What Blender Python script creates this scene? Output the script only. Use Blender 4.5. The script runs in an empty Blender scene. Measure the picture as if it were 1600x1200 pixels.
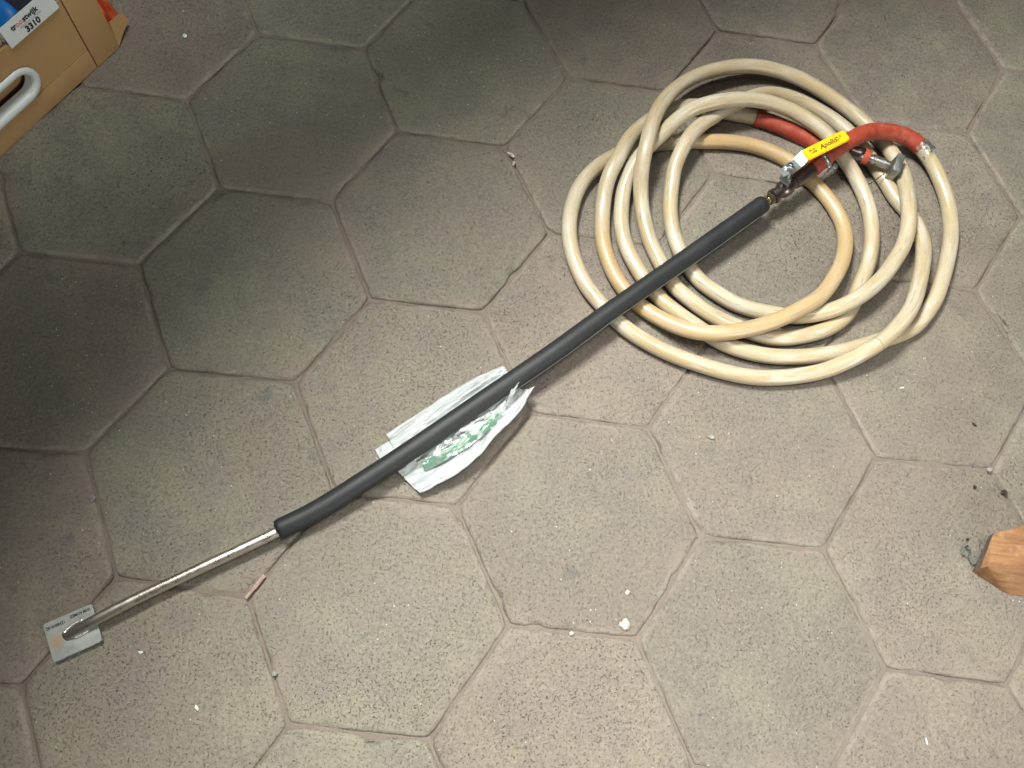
import bpy, bmesh, math, random
from mathutils import Vector, Matrix, noise

random.seed(7)
SC = bpy.context.scene
COL = SC.collection

# ------------------------------------------------------------------ camera
cam_d = bpy.data.cameras.new('camera')
cam = bpy.data.objects.new('camera', cam_d); COL.objects.link(cam)
cam_d.sensor_width = 36.0
cam_d.lens = 1356.858 / 1600 * 36.0
cam_d.clip_start = 0.05; cam_d.clip_end = 200
cam.matrix_world = Matrix((
    (0.9912053, -0.1276210, -0.0349993, 0.4122784),
    (0.1083447, 0.9344881, -0.3391068, -0.9737243),
    (0.0759836, 0.3323325, 0.9400966, 1.3877744),
    (0, 0, 0, 1)))
SC.camera = cam

# ------------------------------------------------------------------ light
world = bpy.data.worlds.new('World'); SC.world = world; world.use_nodes = True
bg = world.node_tree.nodes['Background']
bg.inputs[0].default_value = (0.97, 1.0, 0.92, 1); bg.inputs[1].default_value = 0.062

def aim(o, pos, target, roll=0.0):
    d = (Vector(target) - Vector(pos)).normalized()
    o.matrix_world = Matrix.Translation(pos) @ d.to_track_quat('-Z', 'Y').to_matrix().to_4x4() @ Matrix.Rotation(roll, 4, 'Z')

def spot(name, pos, target, power, angle, blend, size, color, stretch=(1, 1), roll=0.0):
    d = bpy.data.lights.new(name, 'SPOT'); d.energy = power; d.spot_size = math.radians(angle)
    d.spot_blend = blend; d.shadow_soft_size = size; d.color = color
    o = bpy.data.objects.new(name, d); COL.objects.link(o)
    aim(o, pos, target, roll); o.scale = (stretch[0], stretch[1], 1)
    return o

def area(name, pos, target, power, sx, sy, color, roll=0.0, spread=180):
    d = bpy.data.lights.new(name, 'AREA'); d.shape = 'RECTANGLE'; d.size = sx; d.size_y = sy
    d.energy = power; d.color = color; d.spread = math.radians(spread)
    o = bpy.data.objects.new(name, d); COL.objects.link(o); aim(o, pos, target, roll)
    return o

spot('key_spot', (-0.30, 0.25, 2.5), (1.60, -1.21, 0), 620, 55.4, 0.20, 0.32, (1.0, 0.995, 0.92), stretch=(1.36, 1.0))  # unseen key spot; its cone edge stands in for the diagonal shade band
area('skylight', (0.2, 0.9, 4.2), (0.6, -0.4, 0), 8, 4.0, 0.25, (0.95, 1.0, 0.96), roll=0.6)
area('overhead_fill', (0.85, -0.86, 2.7), (0.90, -1.00, 0), 6, 0.9, 0.9, (1.0, 0.99, 0.93), spread=44)  # added narrow-spread fill, softens shadows and brightens the hose tops
area('side_window', (2.7, -2.7, 1.25), (-0.1, 0.0, 0.1), 58, 1.5, 1.2, (1.0, 0.99, 0.92))
spot('corner_fill', (0.25, -0.05, 2.9), (-0.66, 0.66, 0), 215, 49, 1.0, 0.35, (0.97, 1.0, 0.92))  # added fill that lifts the upper left corner and the box front

SC.view_settings.view_transform = 'Standard'; SC.view_settings.look = 'None'
SC.view_settings.exposure = 0.0; SC.view_settings.gamma = 1.0
SC.view_settings.use_curve_mapping = False

SC.cycles.max_bounces = 5; SC.cycles.diffuse_bounces = 2; SC.cycles.glossy_bounces = 3; SC.cycles.transparent_max_bounces = 8
SC.cycles.use_adaptive_sampling = True; SC.cycles.adaptive_threshold = 0.02

# ------------------------------------------------------------------ node helpers
class NT:
    def __init__(s, name):
        s.m = bpy.data.materials.new(name); s.m.use_nodes = True
        s.t = s.m.node_tree; s.t.nodes.clear()
        s.out = s.t.nodes.new('ShaderNodeOutputMaterial')
    def n(s, typ, ins=None, **kw):
        nd = s.t.nodes.new('ShaderNode' + typ)
        for k, v in kw.items(): setattr(nd, k, v)
        for k, v in (ins or {}).items(): s.set(nd.inputs[k], v)
        return nd
    def set(s, sock, v):
        if isinstance(v, bpy.types.NodeSocket): s.t.links.new(v, sock)
        elif isinstance(v, (tuple, list)) and len(v) == 3 and sock.type == 'RGBA': sock.default_value = (*v, 1)
        else: sock.default_value = v
    def noise(s, vec, scale, detail=4, rough=0.55, dist=0.0):
        return s.n('TexNoise', {'Vector': vec, 'Scale': scale, 'Detail': detail, 'Roughness': rough, 'Distortion': dist}).outputs['Fac']
    def ramp(s, v, lo, hi, a=0.0, b=1.0):
        return s.n('MapRange', {'Value': v, 'From Min': lo, 'From Max': hi, 'To Min': a, 'To Max': b}, interpolation_type='SMOOTHSTEP').outputs[0]
    def math(s, op, a, b=0.0, c=None):
        nd = s.n('Math', operation=op); s.set(nd.inputs[0], a); s.set(nd.inputs[1], b)
        if c is not None: s.set(nd.inputs[2], c)
        return nd.outputs[0]
    def mix(s, f, a, b, bt='MIX'):
        nd = s.n('Mix', data_type='RGBA', blend_type=bt)
        s.set(nd.inputs[0], f); s.set(nd.inputs[6], a); s.set(nd.inputs[7], b)
        return nd.outputs[2]
    def scale(s, vec, sc):
        nd = s.n('VectorMath', {0: vec, 1: sc}, operation='MULTIPLY'); return nd.outputs[0]
    def bump(s, h, strength, dist):
        return s.n('Bump', {'Height': h, 'Strength': strength, 'Distance': dist}).outputs[0]
    def bsdf(s, **ins):
        b = s.n('BsdfPrincipled', {k.replace('_', ' '): v for k, v in ins.items()})
        s.t.links.new(b.outputs[0], s.out.inputs[0]); return b
    def obj(s): return s.n('TexCoord').outputs['Object']
    def uv(s): return s.n('TexCoord').outputs['UV']
    def pos(s): return s.n('NewGeometry').outputs['Position']

def M_paver():
    t = NT('paver_concrete')
    r = t.n('ObjectInfo').outputs['Random']
    off = t.n('CombineXYZ', {0: t.math('MULTIPLY', r, 57.0), 1: t.math('MULTIPLY', r, -33.0), 2: 0.0}).outputs[0]
    p = t.n('VectorMath', {0: t.pos(), 1: off}, operation='ADD').outputs[0]
    pw = t.pos()
    big = t.noise(pw, 3.2, 3, 0.5); mid = t.noise(p, 12, 3, 0.6); fine = t.noise(p, 170, 2, 0.75); grain = t.noise(p, 900, 1, 0.6)
    c = t.mix(t.ramp(mid, 0.36, 0.64), (0.166, 0.150, 0.135), (0.200, 0.184, 0.152))
    c = t.mix(t.ramp(big, 0.42, 0.62, 0, 0.55), c, (0.168, 0.146, 0.130))
    c = t.mix(1.0, c, t.mix(r, (1.04, 0.985, 0.97), (0.97, 1.0, 0.95)), 'MULTIPLY')
    r2 = t.math('FRACT', t.math('MULTIPLY', r, 7.31), 0.0)
    c = t.mix(1.0, c, t.mix(r2, (0.92, 0.92, 0.93), (1.08, 1.08, 1.06)), 'MULTIPLY')
    c = t.mix(t.ramp(fine, 0.32, 0.72, 0.0, 0.8), t.mix(1.0, c, (0.80, 0.79, 0.77), 'MULTIPLY'), t.mix(1.0, c, (1.13, 1.13, 1.13), 'MULTIPLY'))
    c = t.mix(t.ramp(grain, 0.35, 0.7, 0, 0.35), c, t.mix(1.0, c, (1.45, 1.45, 1.42), 'MULTIPLY'))
    # blue-grey oil blotches
    blot = t.math('MULTIPLY', t.ramp(t.noise(p, 21, 3, 0.6, 0.4), 0.60, 0.70), t.ramp(t.noise(p, 6, 2), 0.45, 0.6))
    c = t.mix(t.math('MULTIPLY', blot, 0.5), c, (0.085, 0.092, 0.090))
    # pits: small dark holes of uneven size
    dens = t.math('ADD', t.noise(p, 5, 3, 0.6), t.math('MULTIPLY', r2, 0.18))
    pn_ = t.noise(p, 300, 2, 0.5, 0.15)
    pit = t.ramp(t.math('ADD', pn_, t.math('MULTIPLY', dens, 0.20)), 0.775, 0.84)
    v2 = t.n('TexVoronoi', {'Vector': p, 'Scale': 330.0, 'Randomness': 1.0}, feature='F1')
    rc2 = t.n('SeparateColor', {0: v2.outputs['Color']}).outputs
    pit2 = t.ramp(t.math('SUBTRACT', t.ramp(rc2[1], 0.55, 1.0, 0.0, 0.48), v2.outputs['Distance']), -0.04, 0.12)
    c = t.mix(t.math('MULTIPLY', pit, 0.66), c, (0.050, 0.046, 0.040))
    c = t.mix(t.math('MULTIPLY', pit2, 0.35), c, (0.065, 0.060, 0.052))
    # pale specks of lime
    v3 = t.n('TexVoronoi', {'Vector': p, 'Scale': 75.0, 'Randomness': 1.0}, feature='F1')
    rc3 = t.n('SeparateColor', {0: v3.outputs['Color']}).outputs
    sp = t.ramp(t.math('SUBTRACT', t.ramp(rc3[2], 0.90, 1.0, 0.0, 0.13), v3.outputs['Distance']), 0.0, 0.04)
    c = t.mix(t.math('MULTIPLY', sp, 0.75), c, (0.50, 0.47, 0.41))
    # reddish sand dust clinging to the rims
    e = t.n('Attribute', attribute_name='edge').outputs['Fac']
    dust = t.math('MULTIPLY', e, t.ramp(t.noise(pw, 9, 3, 0.65), 0.44, 0.68))
    dust2 = t.ramp(t.noise(pw, 2.3, 3, 0.6), 0.52, 0.70, 0, 0.6)
    c = t.mix(t.math('MINIMUM', t.math('ADD', t.math('MULTIPLY', dust, 0.8), t.math('MULTIPLY', dust2, 0.5)), 0.8), c, (0.215, 0.174, 0.146))
    worn_highlight = t.math('MULTIPLY', t.ramp(e, 0.80, 1.0), t.ramp(t.noise(pw, 30, 3, 0.6), 0.42, 0.62, 0.0, 0.6))  # paler worn rims; the bevel's bright lit line is put into this colour
    c = t.mix(worn_highlight, c, (0.245, 0.222, 0.188))
    h = t.math('MULTIPLY', fine, 0.6)
    h = t.math('SUBTRACT', h, t.math('MULTIPLY', pit, 0.75))
    h = t.math('SUBTRACT', h, t.math('MULTIPLY', pit2, 0.4))
    h = t.math('ADD', h, t.math('MULTIPLY', sp, 0.3))
    t.bsdf(Base_Color=c, Roughness=t.ramp(mid, 0.3, 0.7, 0.62, 0.85), Normal=t.bump(h, 0.9, 0.0030), Specular_IOR_Level=0.35)
    return t.m

def M_sand():
    t = NT('joint_sand'); p = t.pos()
    c = t.mix(t.noise(p, 40, 5, 0.7), (0.140, 0.115, 0.097), (0.225, 0.185, 0.155))
    c = t.mix(t.ramp(t.noise(p, 700, 3, 0.7), 0.55, 0.75), c, (0.34, 0.29, 0.24))
    t.bsdf(Base_Color=c, Roughness=0.95, Normal=t.bump(t.noise(p, 500, 4, 0.7), 0.8, 0.002))
    return t.m

def M_hose():
    t = NT('cream_rubber'); uv = t.uv()
    gold = t.n('Attribute', attribute_name='gold').outputs['Fac']
    lng = t.scale(uv, (3.0, 1.6, 1)); fine = t.scale(uv, (14, 5, 1)); strk = t.scale(uv, (16, 17, 1)); cross = t.scale(uv, (420, 2.2, 1))
    a = t.noise(lng, 1.6, 4, 0.6)
    c = t.mix(t.ramp(a, 0.38, 0.62), (0.42, 0.330, 0.195), (0.455, 0.395, 0.285))
    c = t.mix(t.ramp(t.noise(fine, 1.0, 4), 0.45, 0.66, 0, 0.75), c, (0.51, 0.475, 0.400))
    c = t.mix(t.ramp(t.noise(t.scale(uv, (5, 3, 1)), 2.0, 4, 0.6), 0.55, 0.75, 0, 0.55), c, (0.42, 0.295, 0.135))
    c = t.mix(t.math('MULTIPLY', gold, t.ramp(t.noise(t.scale(uv, (6, 2, 1)), 2.0, 3), 0.25, 0.6, 0.45, 0.95)), c, (0.44, 0.275, 0.100))
    dirt = t.math('MULTIPLY', t.ramp(t.noise(strk, 1.0, 6, 0.72), 0.52, 0.64), t.ramp(t.noise(lng, 2.3, 3), 0.40, 0.56))
    c = t.mix(t.math('MULTIPLY', dirt, 0.8), c, (0.25, 0.235, 0.20))
    spk = t.ramp(t.noise(t.scale(uv, (150, 14, 1)), 1.0, 3, 0.6), 0.60, 0.70)
    c = t.mix(t.math('MULTIPLY', spk, 0.5), c, (0.30, 0.27, 0.23))
    cr = t.ramp(t.noise(cross, 1.0, 2, 0.5), 0.60, 0.74)
    c = t.mix(t.math('MULTIPLY', cr, 0.28), c, (0.45, 0.40, 0.30))
    h = t.math('ADD', t.noise(cross, 1.0, 2), t.math('MULTIPLY', t.noise(fine, 1.5, 4), 0.8))
    t.bsdf(Base_Color=c, Roughness=t.ramp(a, 0.3, 0.7, 0.28, 0.42), Normal=t.bump(h, 0.25, 0.0008),
           Specular_IOR_Level=0.5)
    return t.m

def M_simple(name, col, rough=0.5, metal=0.0, var=0.0, vscale=40.0, bump=0.0, bscale=200.0, bdist=0.0005, alt=None, spec=0.5, coat=0.0):
    t = NT(name); p = t.pos(); c = col
    if var or alt:
        a = alt or tuple(x * (1 - var) for x in col)
        c = t.mix(t.ramp(t.noise(p, vscale, 5, 0.6), 0.35, 0.68), col, a)
    ins = dict(Base_Color=c, Roughness=rough, Metallic=metal, Specular_IOR_Level=spec, Coat_Weight=coat)
    if bump: ins['Normal'] = t.bump(t.noise(p, bscale, 4, 0.6), bump, bdist)
    t.bsdf(**ins); return t.m

def M_red():
    t = NT('red_tape'); uv = t.uv()
    w = t.noise(t.scale(uv, (160, 1.2, 1)), 1.0, 2)
    c = t.mix(t.ramp(t.noise(t.pos(), 70, 5, 0.6), 0.35, 0.7), (0.28, 0.036, 0.017), (0.34, 0.064, 0.034))
    c = t.mix(t.ramp(w, 0.62, 0.72, 0, 0.5), c, (0.38, 0.11, 0.075))
    c = t.mix(t.ramp(t.noise(t.pos(), 38, 3), 0.64, 0.75, 0, 0.5), c, (0.32, 0.16, 0.13))
    c = t.mix(t.ramp(t.noise(t.pos(), 55, 4), 0.62, 0.72, 0, 0.4), c, (0.12, 0.04, 0.03))
    t.bsdf(Base_Color=c, Roughness=0.55, Normal=t.bump(w, 0.5, 0.001)); return t.m

def M_foam():
    t = NT('grey_foam'); p = t.pos()
    c = t.mix(t.ramp(t.noise(p, 25, 5, 0.65), 0.4, 0.7), (0.008, 0.0100, 0.0118), (0.0135, 0.016, 0.018))
    c = t.mix(t.ramp(t.noise(p, 130, 5, 0.7), 0.62, 0.8, 0, 0.4), c, (0.060, 0.058, 0.052))
    t.bsdf(Base_Color=c, Roughness=0.58, Specular_IOR_Level=0.5, Normal=t.bump(t.noise(p, 320, 4, 0.6), 0.25, 0.0008)); return t.m

def M_steel(name, col=(0.62, 0.60, 0.56), rough=0.3, brushed=None):
    t = NT(name); p = t.obj()
    v = t.noise(p, 60, 5, 0.6)
    c = t.mix(t.ramp(v, 0.35, 0.7), col, tuple(x * 0.75 for x in col))
    nb = t.noise(p, 400, 3, 0.6) if not brushed else t.noise(t.scale(p, brushed), 1.0, 3, 0.6)
    t.bsdf(Base_Color=c, Metallic=1.0, Roughness=t.ramp(v, 0.3, 0.7, rough * 0.8, rough * 1.3), Normal=t.bump(nb, 0.025, 0.0003)); return t.m

def M_plate():
    t = NT('pad_steel'); p = t.pos()
    v = t.noise(p, 45, 5, 0.6)
    c = t.mix(t.ramp(v, 0.35, 0.7), (0.46, 0.48, 0.46), (0.34, 0.36, 0.34))
    r = t.n('VectorMath', {0: p, 1: RUST}, operation='DISTANCE').outputs['Value']
    d = t.ramp(t.math('ADD', r, t.math('MULTIPLY', t.noise(p, 140, 4), 0.012)), 0.010, 0.024, 1, 0)
    c = t.mix(t.math('MULTIPLY', d, 0.7), c, (0.50, 0.33, 0.19))
    t.bsdf(Base_Color=c, Metallic=0.75, Roughness=0.42, Normal=t.bump(t.noise(p, 500, 3), 0.12, 0.0004)); return t.m
RUST = (-0.1602, -0.9671, 0.0120)

def M_card():
    t = NT('brown_card'); p = t.pos()
    c = t.mix(t.ramp(t.noise(p, 7, 4), 0.35, 0.7), (0.335, 0.203, 0.086), (0.38, 0.234, 0.104))
    c = t.mix(t.ramp(t.noise(t.scale(p, (400, 400, 120)), 1.0, 3), 0.4, 0.7, 0, 0.25), c, (0.36, 0.21, 0.09))
    t.bsdf(Base_Color=c, Roughness=0.75, Normal=t.bump(t.noise(t.scale(p, (60, 60, 300)), 1.0, 3), 0.15, 0.0006)); return t.m

def M_wood():
    t = NT('raw_timber'); p = t.obj()
    q = t.n('Mapping', {'Vector': p, 'Rotation': (0.0, 0.0, -0.10), 'Scale': (12.0, 130.0, 90.0)}).outputs[0]
    g = t.noise(q, 1.0, 5, 0.65, 0.4)
    c = t.mix(t.ramp(g, 0.3, 0.72), (0.29, 0.145, 0.058), (0.17, 0.075, 0.030))
    c = t.mix(t.ramp(t.noise(p, 45, 5, 0.7), 0.52, 0.7, 0, 0.6), c, (0.38, 0.235, 0.125))
    c = t.mix(t.ramp(t.noise(p, 90, 4, 0.7), 0.62, 0.74, 0, 0.6), c, (0.11, 0.052, 0.026))
    t.bsdf(Base_Color=c, Roughness=0.7, Normal=t.bump(g, 0.7, 0.003)); return t.m

def M_plastic_film():
    t = NT('clear_film'); p = t.pos()
    nrm = t.bump(t.noise(p, 38, 1, 0.5, 0.8), 0.9, 0.004)
    gl = t.n('BsdfGlossy', {'Color': (1, 1, 1), 'Roughness': 0.24, 'Normal': nrm})
    tr = t.n('BsdfTransparent', {'Color': (0.93, 0.96, 0.95)})
    df = t.n('BsdfDiffuse', {'Color': (0.72, 0.78, 0.77), 'Normal': nrm})
    fr = t.n('Fresnel', {'IOR': 1.5, 'Normal': nrm}).outputs[0]
    milk = t.ramp(t.noise(p, 34, 2, 0.6), 0.46, 0.74, 0.10, 0.55)
    m1 = t.n('MixShader', {0: milk}); t.t.links.new(tr.outputs[0], m1.inputs[1]); t.t.links.new(df.outputs[0], m1.inputs[2])
    m2 = t.n('MixShader', {0: t.math('MINIMUM', t.math('ADD', t.math('MULTIPLY', fr, 1.0), 0.03), 0.8)})
    t.t.links.new(m1.outputs[0], m2.inputs[1]); t.t.links.new(gl.outputs[0], m2.inputs[2])
    t.t.links.new(m2.outputs[0], t.out.inputs[0]); return t.m

MAT = dict(
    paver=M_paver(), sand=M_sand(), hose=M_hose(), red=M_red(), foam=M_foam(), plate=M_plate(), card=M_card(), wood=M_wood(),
    film=M_plastic_film(),
    steel=M_steel('stainless_pipe', (0.74, 0.68, 0.60), 0.3),
    zinc=M_steel('zinc_steel', (0.48, 0.52, 0.54), 0.40),
    chrome=M_steel('chrome_steel', (0.80, 0.79, 0.76), 0.30),
    body=M_steel('valve_steel', (0.20, 0.165, 0.155), 0.34),
    brass=M_steel('brass_nickel', (0.62, 0.52, 0.36), 0.25),
    darksteel=M_steel('dark_steel', (0.42, 0.43, 0.42), 0.45),
    yellow=M_simple('yellow_vinyl', (0.74, 0.47, 0.008), 0.38, var=0.12, vscale=60, bump=0.1),
    ink=M_simple('black_ink', (0.012, 0.012, 0.013), 0.6, var=0.2),
    inkred=M_simple('red_ink', (0.62, 0.22, 0.20), 0.6, var=0.1),
    inkgrey=M_simple('grey_ink', (0.36, 0.38, 0.38), 0.6, var=0.1),
    paper=M_simple('white_paper', (0.44, 0.47, 0.48), 0.55, var=0.12, vscale=30, bump=0.5, bscale=110, bdist=0.004),
    white=M_simple('white_plastic', (0.60, 0.64, 0.64), 0.4, var=0.06, vscale=25),
    green=M_simple('green_print', (0.018, 0.15, 0.07), 0.4, alt=(0.04, 0.21, 0.11), vscale=60),
    blue=M_simple('blue_cloth', (0.005, 0.16, 0.52), 0.5, alt=(0.004, 0.10, 0.40), vscale=20, bump=0.2),
    navy=M_simple('dark_cloth', (0.010, 0.012, 0.028), 0.8, var=0.4),
    rope=M_simple('tan_rope', (0.30, 0.24, 0.20), 0.9, alt=(0.18, 0.13, 0.11), vscale=180, bump=0.6, bdist=0.002),
    orange=M_simple('orange_cloth', (0.52, 0.085, 0.012), 0.6, alt=(0.40, 0.030, 0.010), vscale=30, bump=0.3, bdist=0.002),
    stone=M_simple('pale_stone', (0.52, 0.49, 0.44), 0.8, alt=(0.36, 0.32, 0.27), vscale=220, bump=0.5),
    greystone=M_simple('grey_stone', (0.30, 0.29, 0.27), 0.8, alt=(0.20, 0.19, 0.17), vscale=220, bump=0.5),
    dirt=M_simple('dark_dirt', (0.055, 0.035, 0.025), 0.95, var=0.5, vscale=300, bump=0.8, bdist=0.002),
    splinter=M_simple('pale_splinter', (0.42, 0.32, 0.27), 0.8, alt=(0.30, 0.21, 0.17), vscale=300, bump=0.4),
    lint=M_simple('grey_lint', (0.16, 0.17, 0.165), 0.9, var=0.4, vscale=200),
    wane=M_simple('weathered_endgrain', (0.17, 0.14, 0.12), 0.9, alt=(0.09, 0.075, 0.065), vscale=120, bump=0.6, bdist=0.002),
)

# ------------------------------------------------------------------ object helpers
def root(name, loc, label, cat, group=None):
    o = bpy.data.objects.new(name, None); COL.objects.link(o); o.location = loc; o.empty_display_size = 0.02
    o['label'] = label; o['category'] = cat
    if group: o['group'] = group
    return o

def tag(o, label, cat, group=None):
    o['label'] = label; o['category'] = cat
    if group: o['group'] = group
    return o

def link(name, mesh, mat, parent=None, smooth=True, label=None):
    """mesh is in world coordinates; a part of a root Empty is shifted back by the root's place"""
    if isinstance(mesh, bmesh.types.BMesh):
        me = bpy.data.meshes.new(name); mesh.to_mesh(me); mesh.free()
    else: me = mesh
    o = bpy.data.objects.new(name, me); COL.objects.link(o)
    for m in (mat if isinstance(mat, list) else [mat]):
        if m: me.materials.append(MAT[m] if isinstance(m, str) else m)
    if smooth:
        for pl in me.polygons: pl.use_smooth = True
        if smooth == 'auto': me.set_sharp_from_angle(angle=math.radians(35))
    if parent:
        o.parent = parent
        if parent.parent is None and parent.type == 'EMPTY': o.location = -Vector(parent.location)
    if label: o['label'] = label
    return o

def V(p): return Vector(p)

def spline(pts, step=0.004, smooth=0.0):
    """centripetal Catmull-Rom through pts (any dimension as tuples), resampled evenly, optionally smoothed"""
    P_ = [Vector(p) for p in pts]
    P_ = [P_[0] * 2 - P_[1]] + P_ + [P_[-1] * 2 - P_[-2]]
    out = []
    for i in range(1, len(P_) - 2):
        p0, p1, p2, p3 = P_[i-1:i+3]
        t0 = 0; t1 = t0 + max((p1-p0).length, 1e-5) ** 0.5; t2 = t1 + max((p2-p1).length, 1e-5) ** 0.5; t3 = t2 + max((p3-p2).length, 1e-5) ** 0.5
        n = 24
        for k in range(n):
            t = t1 + (t2 - t1) * k / n
            a1 = p0*((t1-t)/(t1-t0)) + p1*((t-t0)/(t1-t0)); a2 = p1*((t2-t)/(t2-t1)) + p2*((t-t1)/(t2-t1)); a3 = p2*((t3-t)/(t3-t2)) + p3*((t-t2)/(t3-t2))
            b1 = a1*((t2-t)/(t2-t0)) + a2*((t-t0)/(t2-t0)); b2 = a2*((t3-t)/(t3-t1)) + a3*((t-t1)/(t3-t1))
            out.append(b1*((t2-t)/(t2-t1)) + b2*((t-t1)/(t2-t1)))
    out.append(P_[-2])
    res = [out[0]]; acc = 0.0
    for a, b in zip(out, out[1:]):
        L = (b-a).length
        while L > 0 and acc + L >= step:
            f = (step-acc)/L; a = a.lerp(b, f); res.append(a.copy()); L = (b-a).length; acc = 0.0
        acc += L
    if (res[-1]-out[-1]).length > step*0.3: res.append(out[-1])
    if smooth > 0:
        w = int(smooth*2.5/step); ker = [math.exp(-0.5*(k*step/smooth)**2) for k in range(-w, w+1)]
        sm = []
        for i in range(len(res)):
            acc_v = Vector((0, 0, 0)); tot = 0
            ww = min(w, i, len(res)-1-i)
            for k in range(-ww, ww+1):
                acc_v += res[i+k]*ker[k+w]; tot += ker[k+w]
            sm.append(acc_v/tot)
        res = sm
    return res

def frames(path):
    T = []
    for i in range(len(path)):
        T.append((path[min(i+1, len(path)-1)] - path[max(i-1, 0)]).normalized())
    up = Vector((0, 0, 1)); n = (up - T[0]*up.dot(T[0]))
    if n.length < 1e-3: n = Vector((1, 0, 0)) - T[0]*T[0].x
    n.normalize(); N = [n]
    for i in range(1, len(path)):
        v = N[-1] - T[i]*N[-1].dot(T[i]); N.append(v.normalized())
    return T, N, [t.cross(n_) for t, n_ in zip(T, N)]

def tube(path, rad, seg=20, caps=True, bm=None, uvscale=1.0, attr=None, inner=None):
    """rad: number or function of (i, angle)"""
    new = bm is None
    if new: bm = bmesh.new()
    uvl = bm.loops.layers.uv.verify()
    lay = bm.verts.layers.float.get('gold') or (bm.verts.layers.float.new('gold') if attr else None)
    T, N, B = frames(path); rings = []; s = 0; S_ = []
    for i, p in enumerate(path):
        if i: s += (path[i]-path[i-1]).length
        S_.append(s); ring = []
        for k in range(seg):
            a = 2*math.pi*k/seg; r = rad(i, a) if callable(rad) else (rad[i] if isinstance(rad, (list, tuple)) else rad)
            v = bm.verts.new(p + (N[i]*math.cos(a) + B[i]*math.sin(a))*r)
            if attr: v[lay] = attr(i)
            ring.append(v)
        rings.append(ring)
    for i in range(len(rings)-1):
        for k in range(seg):
            k2 = (k+1) % seg
            f = bm.faces.new((rings[i][k], rings[i][k2], rings[i+1][k2], rings[i+1][k]))
            for l, (ii, kk) in zip(f.loops, ((i, k), (i, k+1), (i+1, k+1), (i+1, k))):
                l[uvl].uv = (S_[ii]*uvscale, kk/seg)
    if caps:
        bm.faces.new(list(reversed(rings[0]))); bm.faces.new(rings[-1])
    bm.normal_update()
    return bm

def line(a, b, n=2): return [Vector(a).lerp(Vector(b), i/(n-1)) for i in range(n)]

def lathe(a, axis, prof, seg=24, phase=0.0, bm=None):
    """prof: (distance along axis, radius) list; a solid of revolution (seg=6 gives a hex nut)"""
    if bm is None: bm = bmesh.new()
    ax = Vector(axis).normalized(); up = Vector((0, 0, 1)); n = (up - ax*up.dot(ax)).normalized(); b = ax.cross(n); rings = []
    for d, r in prof:
        rings.append([bm.verts.new(Vector(a) + ax*d + (n*math.cos(2*math.pi*k/seg+phase) + b*math.sin(2*math.pi*k/seg+phase))*r) for k in range(seg)])
    for i in range(len(rings)-1):
        for k in range(seg):
            bm.faces.new((rings[i][k], rings[i][(k+1) % seg], rings[i+1][(k+1) % seg], rings[i+1][k]))
    bm.faces.new(list(reversed(rings[0]))); bm.faces.new(rings[-1])
    bmesh.ops.recalc_face_normals(bm, faces=bm.faces)
    return bm

def box(o, ex, ey, ez, sx, sy, sz, bevel=0.0, bm=None, segs=2):
    """box centred on o with axes ex, ey, ez"""
    b2 = bmesh.new()
    bmesh.ops.create_cube(b2, size=1.0)
    M4 = Matrix((Vector(ex).normalized()*sx, Vector(ey).normalized()*sy, Vector(ez).normalized()*sz)).transposed().to_4x4(); M4.translation = Vector(o)
    bmesh.ops.transform(b2, matrix=M4, verts=b2.verts)
    if bevel: bmesh.ops.bevel(b2, geom=b2.edges[:], offset=bevel, segments=segs, affect='EDGES', profile=0.6)
    bmesh.ops.recalc_face_normals(b2, faces=b2.faces)
    if bm is None: return b2
    me = bpy.data.meshes.new('tmp'); b2.to_mesh(me); b2.free(); bm.from_mesh(me); bpy.data.meshes.remove(me)
    return bm

def prism(poly, down, bevel=0.0):
    """solid from a planar polygon of world points pushed by the vector down"""
    bm = bmesh.new(); d = Vector(down)
    a = [bm.verts.new(p) for p in poly]; b = [bm.verts.new(Vector(p)+d) for p in poly]
    bm.faces.new(a); bm.faces.new(list(reversed(b)))
    for i in range(len(a)): bm.faces.new((a[i], b[i], b[(i+1) % len(a)], a[(i+1) % len(a)]))
    bmesh.ops.recalc_face_normals(bm, faces=bm.faces)
    if bevel: bmesh.ops.bevel(bm, geom=bm.edges[:], offset=bevel, segments=2, affect='EDGES')
    return bm

def text_mesh(s, size, origin, ex, ey, depth=0.0003, align='LEFT', shear=0.0, sx=1.0, bold=0.0):
    c = bpy.data.curves.new('lettering', 'FONT'); c.body = s; c.size = size; c.align_x = align; c.extrude = depth; c.shear = shear; c.offset = bold
    c.resolution_u = 3
    o = bpy.data.objects.new('lettering', c); COL.objects.link(o)
    bpy.context.view_layer.update()
    me = bpy.data.meshes.new_from_object(o)
    bpy.data.objects.remove(o); bpy.data.curves.remove(c)
    ex = Vector(ex).normalized(); ey = (Vector(ey) - ex*Vector(ey).dot(ex)).normalized(); ez = ex.cross(ey)
    M4 = Matrix((ex*sx, ey, ez)).transposed().to_4x4(); M4.translation = Vector(origin)
    me.transform(M4); return me

def grid_surface(f, nu, nv, thick=0.0):
    bm = bmesh.new(); g = [[bm.verts.new(f(i/nu, j/nv)) for j in range(nv+1)] for i in range(nu+1)]
    for i in range(nu):
        for j in range(nv): bm.faces.new((g[i][j], g[i+1][j], g[i+1][j+1], g[i][j+1]))
    bm.normal_update()
    if thick: bmesh.ops.solidify(bm, geom=bm.faces[:], thickness=thick)
    return bm

def nz(x, y, z=0.0): return noise.noise(Vector((x, y, z)))
def ridged(x, y, z=0.0): return 1.0 - 2.0*abs(nz(x, y, z))

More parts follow.
